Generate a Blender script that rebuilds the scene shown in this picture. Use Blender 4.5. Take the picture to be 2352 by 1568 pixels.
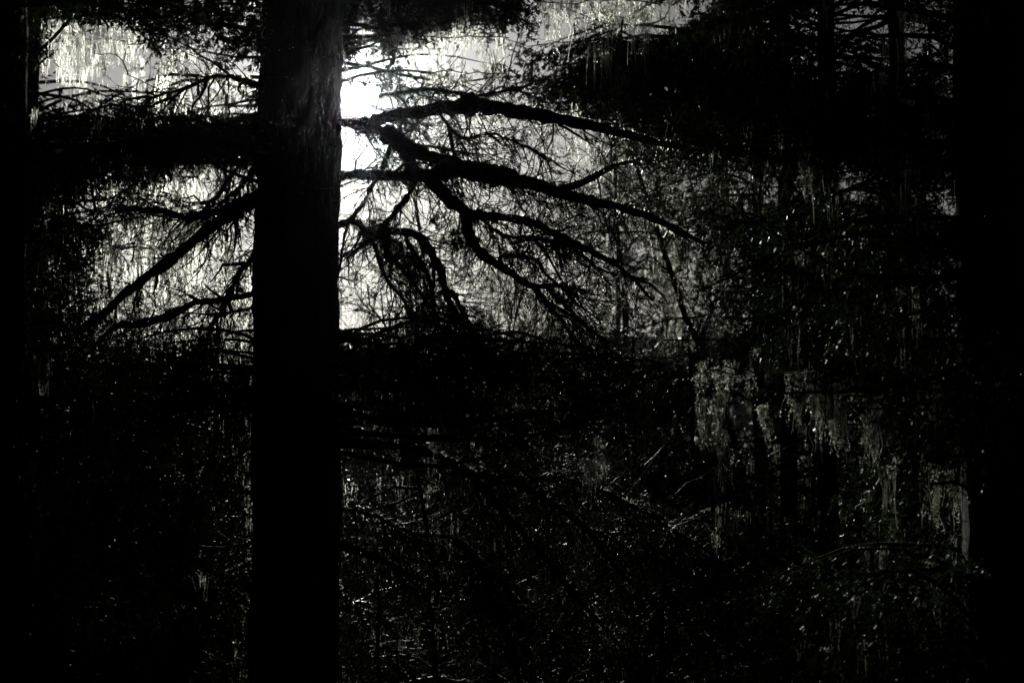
import bpy, math
import numpy as np
from mathutils import Vector

rng = np.random.default_rng(11)
scene = bpy.context.scene
for o in list(bpy.data.objects):
    bpy.data.objects.remove(o)
COL = scene.collection

# ------------------------------------------------------------------ camera
PITCH = math.radians(4.0)
HFOV = math.radians(40.0)
CAMZ = 1.6
KPX = 2 * math.tan(HFOV / 2) / 2352.0          # one unit of the 2352 x 1568 layout grid at one metre
cam_data = bpy.data.cameras.new("camera")
cam_data.sensor_width = 36.0
cam_data.angle = HFOV
cam_data.clip_start = 0.05
cam_data.clip_end = 20000.0
cam_data.dof.use_dof = True
cam_data.dof.focus_distance = 11.5
cam_data.dof.aperture_fstop = 1.8
cam = bpy.data.objects.new("camera", cam_data)
COL.objects.link(cam)
cam.location = (0, 0, CAMZ)
cam.rotation_euler = (math.radians(90) + PITCH, 0, 0)
scene.camera = cam
FWD = np.array([0, math.cos(PITCH), math.sin(PITCH)])
UPV = np.array([0, -math.sin(PITCH), math.cos(PITCH)])
RGT = np.array([1.0, 0, 0])
CAM = np.array([0, 0, CAMZ])


def at(x, y, d):
    """Point of the place seen at layout grid position (x, y), d metres away."""
    x = np.asarray(x, float); y = np.asarray(y, float); d = np.asarray(d, float)
    return (CAM + np.multiply.outer((x - 1176) * KPX * d, RGT)
            + np.multiply.outer((784 - y) * KPX * d, UPV) + np.multiply.outer(d, FWD))


def seen(p):
    """Where a point stands in the layout grid: x, y, distance."""
    q = np.asarray(p) - CAM
    d = q @ FWD
    dd = np.where(np.abs(d) < 0.05, 0.05, d)
    return 1176 + (q @ RGT) / dd / KPX, 784 - (q @ UPV) / dd / KPX, d


# ------------------------------------------------------------------ sky and sun
sd = at(812, 240, 1.0) - CAM
sd = sd / np.linalg.norm(sd)
SUN_EL = math.asin(sd[2])
SUN_AZ = math.atan2(sd[0], sd[1])
world = bpy.data.worlds.new("World")
scene.world = world
world.use_nodes = True
wn = world.node_tree
wn.nodes.clear()
sky = wn.nodes.new("ShaderNodeTexSky")
sky.sky_type = 'NISHITA'
sky.sun_disc = False
sky.sun_elevation = SUN_EL
sky.sun_rotation = SUN_AZ
sky.altitude = 100.0
sky.air_density = 1.0
sky.dust_density = 0.95
sky.ozone_density = 1.0
wbg = wn.nodes.new("ShaderNodeBackground")
wbg.inputs['Strength'].default_value = 0.05
wo = wn.nodes.new("ShaderNodeOutputWorld")
hsv = wn.nodes.new("ShaderNodeHueSaturation")
hsv.inputs['Saturation'].default_value = 0.25
wn.links.new(sky.outputs[0], hsv.inputs['Color'])
wn.links.new(hsv.outputs[0], wbg.inputs[0])
wn.links.new(wbg.outputs[0], wo.inputs[0])

sun_l = bpy.data.lights.new("sun_light", 'SUN')
sun_l.energy = 5.0
sun_l.angle = math.radians(0.53)
sun_l.color = (1.0, 0.985, 0.955)
sun_o = bpy.data.objects.new("sun_light", sun_l)
COL.objects.link(sun_o)
sun_o.rotation_euler = Vector(sd).to_track_quat('Z', 'Y').to_euler()

scene.view_settings.view_transform = 'Standard'
scene.view_settings.look = 'None'
scene.view_settings.exposure = -1.45
scene.view_settings.gamma = 1.0
scene.view_settings.use_curve_mapping = False
scene.render.engine = 'CYCLES'
scene.cycles.max_bounces = 2
scene.cycles.diffuse_bounces = 1
scene.cycles.glossy_bounces = 2
scene.cycles.transmission_bounces = 2
scene.cycles.sample_clamp_indirect = 0.6
scene.cycles.caustics_reflective = False
scene.cycles.caustics_refractive = False
scene.cycles.use_denoising = True


# ------------------------------------------------------------------ materials
def new_mat(name):
    m = bpy.data.materials.new(name)
    m.use_nodes = True
    nt = m.node_tree
    nt.nodes.clear()
    out = nt.nodes.new("ShaderNodeOutputMaterial")
    return m, nt, out


def noise_ramp(nt, scale, stops, detail=4.0, stretch=None, obj=True):
    tc = nt.nodes.new("ShaderNodeTexCoord")
    src = tc.outputs['Object']
    if stretch:
        mp = nt.nodes.new("ShaderNodeMapping")
        mp.inputs['Scale'].default_value = stretch
        nt.links.new(src, mp.inputs[0])
        src = mp.outputs[0]
    nz = nt.nodes.new("ShaderNodeTexNoise")
    nz.inputs['Scale'].default_value = scale
    nz.inputs['Detail'].default_value = detail
    nt.links.new(src, nz.inputs['Vector'])
    rp = nt.nodes.new("ShaderNodeValToRGB")
    while len(rp.color_ramp.elements) < len(stops):
        rp.color_ramp.elements.new(0.5)
    for e, (p, c) in zip(rp.color_ramp.elements, stops):
        e.position = p
        e.color = (*c, 1)
    nt.links.new(nz.outputs['Fac'], rp.inputs[0])
    return nz, rp


def mat_bark(name, dark, light, scale=6.0):
    m, nt, out = new_mat(name)
    b = nt.nodes.new("ShaderNodeBsdfPrincipled")
    nz, rp = noise_ramp(nt, scale, [(0.3, dark), (0.7, light)], 8.0, (1, 1, 0.25))
    nt.links.new(rp.outputs[0], b.inputs['Base Color'])
    b.inputs['Roughness'].default_value = 0.85
    b.inputs['Specular IOR Level'].default_value = 0.25
    bp = nt.nodes.new("ShaderNodeBump")
    bp.inputs['Strength'].default_value = 0.6
    bp.inputs['Distance'].default_value = 0.02
    nz2, rp2 = noise_ramp(nt, scale * 5, [(0.35, (0, 0, 0)), (0.65, (1, 1, 1))], 6.0, (1, 1, 0.3))
    nt.links.new(rp2.outputs[0], bp.inputs['Height'])
    nt.links.new(bp.outputs[0], b.inputs['Normal'])
    nt.links.new(b.outputs[0], out.inputs[0])
    return m


def mat_leafy(name, c1, c2, trans, scale=3.0, rough=0.35, tfac=0.3, spec=0.5, fwd=0.0, fcol=None):
    """Opaque front face with light passing through from behind."""
    m, nt, out = new_mat(name)
    b = nt.nodes.new("ShaderNodeBsdfPrincipled")
    nz, rp = noise_ramp(nt, scale, [(0.3, c1), (0.7, c2)], 3.0)
    nt.links.new(rp.outputs[0], b.inputs['Base Color'])
    b.inputs['Roughness'].default_value = rough
    b.inputs['Specular IOR Level'].default_value = spec
    t = nt.nodes.new("ShaderNodeBsdfTranslucent")
    t.inputs[0].default_value = (*trans, 1)
    mx = nt.nodes.new("ShaderNodeMixShader")
    mx.inputs[0].default_value = tfac
    nt.links.new(b.outputs[0], mx.inputs[1])
    nt.links.new(t.outputs[0], mx.inputs[2])
    last = mx
    if fwd:                              # thin fibres pass most light on in its own direction
        rf = nt.nodes.new("ShaderNodeBsdfRefraction")
        rf.inputs['Color'].default_value = (*(fcol or trans), 1)
        rf.inputs['Roughness'].default_value = 0.75
        rf.inputs['IOR'].default_value = 1.4
        last = nt.nodes.new("ShaderNodeMixShader")
        last.inputs[0].default_value = fwd
        nt.links.new(mx.outputs[0], last.inputs[1])
        nt.links.new(rf.outputs[0], last.inputs[2])
    nt.links.new(last.outputs[0], out.inputs[0])
    return m


M = {}
M['bark'] = mat_bark('bark', (0.014, 0.012, 0.010), (0.045, 0.038, 0.031), 7.0)
M['limb'] = mat_bark('limb_bark', (0.016, 0.014, 0.012), (0.05, 0.044, 0.036), 14.0)
M['twig'] = mat_leafy('dead_twig', (0.045, 0.040, 0.034), (0.10, 0.09, 0.078), (0.1, 0.09, 0.07), 5.0, 0.42, 0.05, 0.55)
M['needle'] = mat_leafy('conifer_needle', (0.014, 0.026, 0.012), (0.035, 0.055, 0.022), (0.07, 0.11, 0.035), 2.0, 0.42, 0.18, 0.22)
M['needle_far'] = mat_leafy('far_needle', (0.014, 0.025, 0.013), (0.034, 0.05, 0.024), (0.06, 0.075, 0.045), 1.0, 0.36, 0.2, 0.5)
M['lichen'] = mat_leafy('beard_lichen', (0.20, 0.225, 0.155), (0.36, 0.38, 0.28), (0.60, 0.63, 0.44), 6.0, 0.8, 0.6, 0.15, 0.5, (0.72, 0.74, 0.64))
M['crust'] = mat_leafy('lichen_crust', (0.08, 0.085, 0.06), (0.16, 0.165, 0.12), (0.5, 0.5, 0.41), 6.0, 0.8, 0.55, 0.15, 0.4, (0.66, 0.66, 0.57))
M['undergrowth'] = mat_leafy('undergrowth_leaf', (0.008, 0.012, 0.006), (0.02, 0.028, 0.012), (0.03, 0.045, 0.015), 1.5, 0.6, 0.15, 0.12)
M['far_leaf'] = mat_leafy('far_wood_leaf', (0.010, 0.016, 0.010), (0.022, 0.03, 0.017), (0.04, 0.05, 0.03), 1.0, 0.5, 0.2, 0.2)
M['cone'] = mat_leafy('cone_scale', (0.16, 0.07, 0.03), (0.26, 0.12, 0.05), (0.5, 0.2, 0.07), 9.0, 0.6, 0.4, 0.3)

m, nt, out = new_mat('forest_floor')
b = nt.nodes.new("ShaderNodeBsdfPrincipled")
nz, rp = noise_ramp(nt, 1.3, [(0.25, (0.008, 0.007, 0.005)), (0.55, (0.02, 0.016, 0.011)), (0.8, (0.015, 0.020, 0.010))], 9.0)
nt.links.new(rp.outputs[0], b.inputs['Base Color'])
b.inputs['Roughness'].default_value = 1.0
b.inputs['Specular IOR Level'].default_value = 0.0
nt.links.new(b.outputs[0], out.inputs[0])
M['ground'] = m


# ------------------------------------------------------------------ mesh helpers
class MB:
    def __init__(self):
        self.v = []; self.t = []; self.q = []; self.n = 0

    def add(self, v, t=None, q=None):
        v = np.asarray(v, np.float32).reshape(-1, 3)
        if t is not None and len(t):
            self.t.append(np.asarray(t, np.int64).reshape(-1, 3) + self.n)
        if q is not None and len(q):
            self.q.append(np.asarray(q, np.int64).reshape(-1, 4) + self.n)
        self.v.append(v)
        self.n += len(v)

    def build(self, name, mat, parent=None, kind=None, smooth=False):
        me = bpy.data.meshes.new(name)
        v = np.concatenate(self.v) if self.v else np.zeros((0, 3), np.float32)
        t = np.concatenate(self.t) if self.t else np.zeros((0, 3), np.int64)
        q = np.concatenate(self.q) if self.q else np.zeros((0, 4), np.int64)
        if parent is not None:
            v = v - np.array(parent.location, np.float32)
        me.vertices.add(len(v))
        me.vertices.foreach_set('co', v.astype(np.float32).ravel())
        li = np.concatenate([t.ravel(), q.ravel()]).astype(np.int32)
        me.loops.add(len(li))
        me.loops.foreach_set('vertex_index', li)
        ls = np.concatenate([np.arange(len(t)) * 3, len(t) * 3 + np.arange(len(q)) * 4]).astype(np.int32)
        me.polygons.add(len(ls))
        me.polygons.foreach_set('loop_start', ls)
        if smooth:
            me.polygons.foreach_set('use_smooth', np.ones(len(ls), bool))
        me.update(calc_edges=True)
        me.materials.append(mat)
        o = bpy.data.objects.new(name, me)
        COL.objects.link(o)
        if parent is not None:
            o.parent = parent
        if kind:
            o['kind'] = kind
        return o


def thing(name, label, cat, loc, group=None):
    o = bpy.data.objects.new(name, None)
    COL.objects.link(o)
    o.location = [float(c) for c in loc]
    o.empty_display_size = 0.2
    o['label'] = label
    o['category'] = cat
    if group:
        o['group'] = group
    return o


def unit(v):
    return v / np.maximum(np.linalg.norm(v, axis=-1, keepdims=True), 1e-9)


def rvec(*shape):
    return rng.normal(size=(*shape, 3))


def frames(d):
    ref = np.where(np.abs(d[..., 2:3]) > 0.9, np.array([1.0, 0, 0]), np.array([0, 0, 1.0]))
    u = unit(np.cross(d, ref))
    return u, np.cross(d, u)


def tubes(mb, paths, radii, sides=4, rough=0.0):
    """paths (N, K, 3), radii (N, K)"""
    N, K, _ = paths.shape
    if N == 0:
        return
    tan = unit(np.gradient(paths, axis=1))
    u, v = frames(tan)
    a = np.arange(sides) * 2 * math.pi / sides
    r = radii[:, :, None] * (1 + (rough * rng.normal(size=(N, K, sides)) if rough else np.zeros((N, K, sides))))
    ring = (paths[:, :, None, :] + (r * np.cos(a))[..., None] * u[:, :, None, :] + (r * np.sin(a))[..., None] * v[:, :, None, :])
    base = (np.arange(N) * K * sides)[:, None, None]
    k = (np.arange(K - 1) * sides)[None, :, None]
    s = np.arange(sides)[None, None, :]
    s2 = (np.arange(sides) + 1) % sides
    s2 = s2[None, None, :]
    q = np.stack([base + k + s, base + k + s2, base + k + sides + s2, base + k + sides + s], -1)
    mb.add(ring, q=q.reshape(-1, 4))


def ribbons(mb, paths, wid):
    """slim flat strips for shoots too thin to show their roundness"""
    N, K, _ = paths.shape
    if N == 0:
        return
    tan = unit(np.gradient(paths, axis=1))
    w = unit(np.cross(tan, rvec(N)[:, None])) * (wid * np.linspace(1, 0.4, K))[None, :, None]
    v = np.stack([paths - w, paths + w], 2)
    b = (np.arange(N) * K * 2)[:, None]
    k = (np.arange(K - 1) * 2)[None]
    mb.add(v, q=np.stack([b + k, b + k + 1, b + k + 3, b + k + 2], -1).reshape(-1, 4))


def smooth_path(pts, n):
    """Catmull-Rom through pts (k, c)"""
    p = np.asarray(pts, float)
    k = len(p)
    pp = np.vstack([2 * p[0] - p[1], p, 2 * p[-1] - p[-2]])
    t = np.linspace(0, k - 1 - 1e-6, n)
    i = t.astype(int)
    f = (t - i)[:, None]
    p0, p1, p2, p3 = pp[i], pp[i + 1], pp[i + 2], pp[i + 3]
    return 0.5 * (2 * p1 + (p2 - p0) * f + (2 * p0 - 5 * p1 + 4 * p2 - p3) * f ** 2 + (3 * p1 - p0 - 3 * p2 + p3) * f ** 3)


def grow(base, dirs, length, K=6, wander=0.3, grav=0.0):
    """random-walk shoots: base (N,3), dirs (N,3), length (N)"""
    N = len(base)
    out = np.zeros((N, K, 3))
    out[:, 0] = base
    d = unit(dirs)
    for i in range(1, K):
        d = unit(d + wander * rvec(N) * 0.5 + np.array([0, 0, -grav]))
        out[:, i] = out[:, i - 1] + d * (length / (K - 1))[:, None]
    return out


def along(paths, n, lo=0.1, hi=1.0):
    """n random points on each path -> points, tangents, parent index, t"""
    N, K, _ = paths.shape
    idx = np.repeat(np.arange(N), n)
    t = rng.uniform(lo, hi, N * n)
    f = t * (K - 1) - 1e-6
    i = np.clip(f.astype(int), 0, K - 2)
    fr = (f - i)[:, None]
    a = paths[idx, i]; b = paths[idx, i + 1]
    return a + (b - a) * fr, unit(b - a), idx, t


def splay(d, ang_lo, ang_hi):
    """directions turned away from d by a random angle"""
    u, v = frames(d)
    ph = rng.uniform(0, 2 * math.pi, len(d))[:, None]
    al = rng.uniform(ang_lo, ang_hi, len(d))[:, None]
    return d * np.cos(al) + (u * np.cos(ph) + v * np.sin(ph)) * np.sin(al)


def sprays(mb, pos, dirs, length, needles, nlen, nwid, flat=0.0):
    """shoots covered in needles: each needle one slim triangle"""
    N = len(pos)
    if N == 0:
        return
    d = unit(dirs)
    u, v = frames(d)
    t = rng.uniform(0.0, 1.0, (N, needles))
    ph = rng.uniform(0, 2 * math.pi, (N, needles))
    al = rng.uniform(0.5, 1.15, (N, needles))
    al = np.where(t > 0.9, al * 0.45, al)
    side = (np.cos(ph)[..., None] * u[:, None] + ((1 - flat) * np.sin(ph))[..., None] * v[:, None])
    nd = unit(d[:, None] * np.cos(al)[..., None] + side * np.sin(al)[..., None])
    b = pos[:, None] + d[:, None] * (t * length[:, None])[..., None]
    L = nlen * rng.uniform(0.65, 1.2, (N, needles))
    w = unit(np.cross(nd, rvec(N, needles))) * (nwid * 0.5)
    tip = b + nd * L[..., None]
    verts = np.stack([b - w, b + w, tip], 2)
    mb.add(verts, t=np.arange(N * needles * 3).reshape(-1, 3))


def stems(mb, pos, dirs, length, wid):
    if len(pos) == 0:
        return
    d = unit(dirs)
    p = np.stack([pos, pos + d * length[:, None]], 1)
    tubes(mb, p, np.repeat(np.array([[wid, wid * 0.5]]), len(pos), 0), 3)


def beards(mb, base, length, nstr, spread, wid=0.004, fib=8, K=7, sway=0.05, gather=0.45):
    """hanging strands of beard lichen; base (N,3), length (N)"""
    N = len(base)
    if N == 0:
        return
    S = nstr
    b = np.repeat(base, S, 0) + rvec(N * S) * np.array([spread, spread, spread * 0.35])
    L = np.repeat(length, S) * rng.beta(2.0, 1.6, N * S) * 1.25
    # strands nearer the middle hang longest, ends gather to points
    tz = np.linspace(0, 1, K)
    p = np.repeat(b[:, None], K, 1)
    p[:, :, 2] -= tz[None] * L[:, None]
    ctr = np.repeat(base, S, 0)[:, None]
    pull = (tz ** 1.2)[None, :, None] * gather
    p[:, :, :2] += (ctr[:, :, :2] - p[:, :, :2]) * pull
    wob = np.cumsum(rng.normal(size=(N * S, K, 2)), 1) * sway * (L / K)[:, None, None] * 2.4
    wob -= wob[:, :1]
    p[:, :, :2] += wob
    ang = rng.uniform(0, math.pi, N * S)
    wv = np.stack([np.cos(ang), np.sin(ang), np.zeros(N * S)], -1)
    ww = (wid * 0.5 * (1.05 - 0.75 * tz))[None, :, None] * rng.uniform(0.6, 1.3, (N * S, 1, 1))
    l_ = p - wv[:, None] * ww
    r_ = p + wv[:, None] * ww
    verts = np.stack([l_, r_], 2)
    bidx = (np.arange(N * S) * K * 2)[:, None]
    k = (np.arange(K - 1) * 2)[None]
    q = np.stack([bidx + k, bidx + k + 1, bidx + k + 3, bidx + k + 2], -1)
    mb.add(verts, q=q.reshape(-1, 4))
    if fib:
        pts, tn, idx, t = along(p, fib, 0.02, 0.98)
        fd = unit(rvec(len(pts)) + np.array([0, 0, -0.9]))
        fl = rng.uniform(0.012, 0.034, len(pts)) * (1.15 - 0.5 * t)
        w = unit(np.cross(fd, rvec(len(pts)))) * wid * 0.42
        mb.add(np.stack([pts - w, pts + w, pts + fd * fl[:, None]], 1), t=np.arange(len(pts) * 3).reshape(-1, 3))


def fuzz(mb, paths, radii, per, lo, hi, wid):
    """crusty tufts standing on the bark"""
    N, K, _ = paths.shape
    pts, tn, idx, t = along(paths, per, 0.0, 1.0)
    i = np.clip((t * (K - 1)).astype(int), 0, K - 1)
    r = radii[idx, i]
    out = splay(tn, 1.2, 1.9)
    b = pts + out * (r * 0.9)[:, None]
    dd = unit(out + 0.6 * rvec(len(pts)) + np.array([0, 0, -0.25]))
    L = rng.uniform(lo, hi, len(pts)) * (rng.random(len(pts)) ** 1.5 + 0.35)
    w = unit(np.cross(dd, rvec(len(pts)))) * wid
    mb.add(np.stack([b - w, b + w, b + dd * L[:, None]], 1), t=np.arange(len(pts) * 3).reshape(-1, 3))


# ------------------------------------------------------------------ how open the wood is, by direction of view
OPEN = [
    (215, 98, 112, 50, 1.0), (250, 165, 165, 55, .72), (165, 200, 70, 55, .5), (430, 150, 60, 80, .5), (525, 200, 55, 55, .85),
    (430, 230, 140, 32, .4), (540, 245, 40, 18, .85), (540, 15, 60, 30, .2), (470, 425, 95, 50, .92), (545, 420, 30, 50, .9),
    (340, 445, 140, 28, .5), (230, 462, 50, 22, .42), (440, 550, 155, 55, 1.0), (330, 590, 65, 70, .95), (480, 600, 95, 60, .85),
    (280, 640, 45, 60, .55), (400, 680, 120, 55, .5), (540, 660, 40, 100, .7), (545, 760, 40, 100, .7), (430, 740, 100, 45, .45),
    (300, 765, 60, 35, .3), (470, 860, 60, 45, .25), (440, 950, 60, 35, .2), (540, 1060, 45, 45, .5), (530, 1150, 60, 90, .45),
    (500, 1290, 50, 60, .3), (375, 1420, 50, 80, .4), (480, 1430, 60, 60, .25),
    (840, 90, 32, 60, .7), (820, 162, 40, 24, 1), (822, 240, 60, 42, 1), (880, 237, 22, 22, 1), (830, 335, 48, 65, 1),
    (880, 292, 28, 11, .95), (935, 110, 22, 32, .8), (1035, 125, 105, 50, .78), (1050, 190, 110, 40, .75), (1130, 110, 55, 40, .45),
    (1000, 240, 85, 16, .92), (1330, 30, 85, 38, .72), (1280, 85, 60, 28, .5), (1440, 50, 60, 55, .5), (1470, 170, 80, 35, .18),
    (1950, 45, 80, 50, .65), (1955, 50, 26, 36, 1), (2090, 90, 55, 70, .4), (1870, 70, 45, 35, .55), (1980, 140, 110, 35, .4),
    (1090, 290, 170, 36, .97), (960, 300, 65, 25, .92), (1250, 310, 120, 50, .8), (1060, 345, 150, 40, .88), (1310, 370, 120, 55, .7),
    (1420, 400, 70, 50, .45), (1550, 420, 50, 50, .28), (1690, 400, 70, 48, .5), (1790, 420, 40, 35, .4), (1960, 430, 65, 32, .85),
    (2060, 400, 40, 45, .15), (830, 470, 55, 75, 1), (825, 600, 48, 80, .97), (940, 480, 105, 55, .97), (1000, 510, 75, 55, .92),
    (1120, 440, 85, 28, .88), (1200, 475, 75, 26, .7), (1180, 560, 125, 55, .7), (1290, 600, 105, 70, .66), (1120, 640, 110, 65, .92),
    (1200, 715, 140, 50, .65), (1390, 560, 90, 50, .4), (1400, 680, 100, 60, .4), (870, 700, 95, 50, .7), (900, 765, 60, 35, .25),
    (970, 820, 38, 38, .35), (1060, 860, 45, 35, .3), (1500, 620, 70, 50, .18), (1558, 741, 20, 11, .6), (900, 925, 100, 40, .25),
    (830, 1000, 60, 40, .7), (960, 1000, 70, 55, .55), (850, 1110, 80, 60, .9), (950, 1150, 130, 85, .85), (1100, 1150, 110, 75, .7),
    (1180, 1230, 150, 95, .7), (1350, 1090, 55, 55, .6), (1500, 1000, 100, 50, .35), (930, 1270, 115, 55, .6), (1150, 1330, 140, 75, .6),
    (1280, 1420, 140, 75, .5), (1000, 1420, 160, 90, .35), (1660, 930, 90, 90, .75), (1810, 990, 200, 70, .92), (1950, 1000, 90, 70, .7),
    (1500, 1200, 150, 100, .4), (1700, 1180, 200, 60, .35), (2150, 1150, 50, 60, .6), (1960, 1230, 90, 60, .4), (1850, 395, 22, 40, .5), (1560, 735, 110, 55, .25), (1480, 690, 90, 60, .3),
]
OPEN = np.array(OPEN, float)


def openness(x, y):
    x = np.asarray(x, float); y = np.asarray(y, float)
    o = np.zeros(x.shape)
    for cx, cy, rx, ry, v in OPEN:
        r = np.sqrt(((x - cx) / rx) ** 2 + ((y - cy) / ry) ** 2)
        o = np.maximum(o, v * np.clip((1.22 - r) / 0.35, 0, 1))
    return o


def keep_foliage(p, power=1.0, margin=260):
    """foliage survives where the wood is closed; thins out where it is open or far outside the view"""
    x, y, d = seen(p)
    o = openness(x, y)
    o = np.where((y > 790) & (d > 12.4), o * 0.25, o)
    k = rng.random(len(p)) > np.clip(o * 1.0, 0, 1) ** power
    inside = (x > -margin) & (x < 2352 + margin) & (y > -margin) & (y < 1568 + margin) & (d > 1)
    return k & inside


# ------------------------------------------------------------------ terrain
def height(x, y):
    x = np.asarray(x, float); y = np.asarray(y, float)
    s = lambda a, b, t: np.clip((t - a) / (b - a), 0, 1) ** 2 * (3 - 2 * np.clip((t - a) / (b - a), 0, 1))
    h = -3.4 * s(1.5, 13, y) + 0.6 * s(18, 40, y) + 7.0 * s(45, 150, y) + 25 * s(130, 420, y)
    h = h + 0.12 * np.sin(x * 0.9 + 1.3) * np.sin(y * 0.7) + 0.35 * np.sin(x * 0.21) * np.cos(y * 0.17 + 0.6)
    h = h + s(60, 200, y) * 1.6 * np.sin(x * 0.035 + 0.8)
    return h


def make_ground():
    g = np.concatenate([[-4000, -1800, -800, -380], np.linspace(-200, -40, 22), np.linspace(-36, 36, 85), np.linspace(40, 200, 22), [380, 800, 1800, 4000]])
    gy = np.concatenate([[-4000, -1500, -500, -150, -60], np.linspace(-30, 50, 110), np.linspace(55, 450, 70), [700, 1200, 2400, 5000]])
    X, Y = np.meshgrid(g, gy)
    Z = height(X, Y)
    near = (np.abs(X) < 40) & (np.abs(Y) < 60)
    Z = Z + near * rng.normal(0, 0.02, X.shape)
    v = np.stack([X, Y, Z], -1)
    nx = len(g); ny = len(gy)
    i, j = np.meshgrid(np.arange(nx - 1), np.arange(ny - 1))
    a = j * nx + i
    mb = MB()
    mb.add(v, q=np.stack([a, a + 1, a + nx + 1, a + nx], -1).reshape(-1, 4))
    mb.build('ground', M['ground'], None, 'structure', True)


make_ground()

# ------------------------------------------------------------------ trunks
def trunk_mesh(base, top, r0, r1, K=90, sides=56, ridge=0.05, lean=0.0, seed=0.0, flare=0.5):
    base = np.array(base); top = np.array(top)
    t = np.linspace(0, 1, K)
    ctr = base + (top - base) * t[:, None]
    ctr[:, 0] += lean * np.sin(t * 5 + seed) + 0.012 * np.sin(t * 31 + seed * 3)
    r = r0 + (r1 - r0) * t + r0 * flare * np.exp(-t * (np.linalg.norm(top - base)) / 0.7)
    a = np.arange(sides) * 2 * math.pi / sides
    A, T = np.meshgrid(a, t)
    zz = T * np.linalg.norm(top - base)
    rr = np.zeros_like(A)
    for k in range(7):
        f = rng.integers(6, 22); fz = rng.uniform(0.6, 4.0); ph = rng.uniform(0, 6.28)
        rr += np.sin(A * f + fz * zz + ph + 1.2 * np.sin(zz * rng.uniform(1, 3) + k)) / 7 ** 0.5 * 0.5
    rr += 0.55 * rng.normal(size=A.shape)
    for k in range(5):
        rr += 0.32 * np.sin(zz * rng.uniform(0.8, 5.0) + A * rng.integers(1, 4) + rng.uniform(0, 6.28))
    R = r[:, None] * (1 + ridge * np.clip(rr, -1.2, 1.5))
    v = np.stack([ctr[:, None, 0] + R * np.cos(A), ctr[:, None, 1] + R * np.sin(A), np.broadcast_to(ctr[:, None, 2], A.shape)], -1)
    i, j = np.meshgrid(np.arange(sides), np.arange(K - 1))
    s2 = (i + 1) % sides
    q = np.stack([j * sides + i, j * sides + s2, (j + 1) * sides + s2, (j + 1) * sides + i], -1)
    mb = MB(); mb.add(v, q=q.reshape(-1, 4))
    return mb


def ground_pt(x, d):
    """foot of a trunk that is seen at layout column x, d metres away"""
    p = at(x, 784, d)
    return np.array([p[0], p[1], float(height(p[0], p[1])) - 0.15])


# ------------------------------------------------------------------ the big conifer in the middle
DT = 11.0
mfoot = ground_pt(676, DT)
main = thing('conifer_tree', 'thick dark straight trunk standing just beside the sun, with long bare twisted limbs', 'tree', mfoot)
tm = trunk_mesh(mfoot, mfoot + np.array([0.03, 0, 19.0]), 0.345, 0.27, 230, 64, 0.05, 0.012, 0.4, 0.5)
tm.build('trunk', M['bark'], main, None, False)

def dep(x, k=0.0012):
    return DT + k * np.abs(np.asarray(x, float) - 676)

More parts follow.
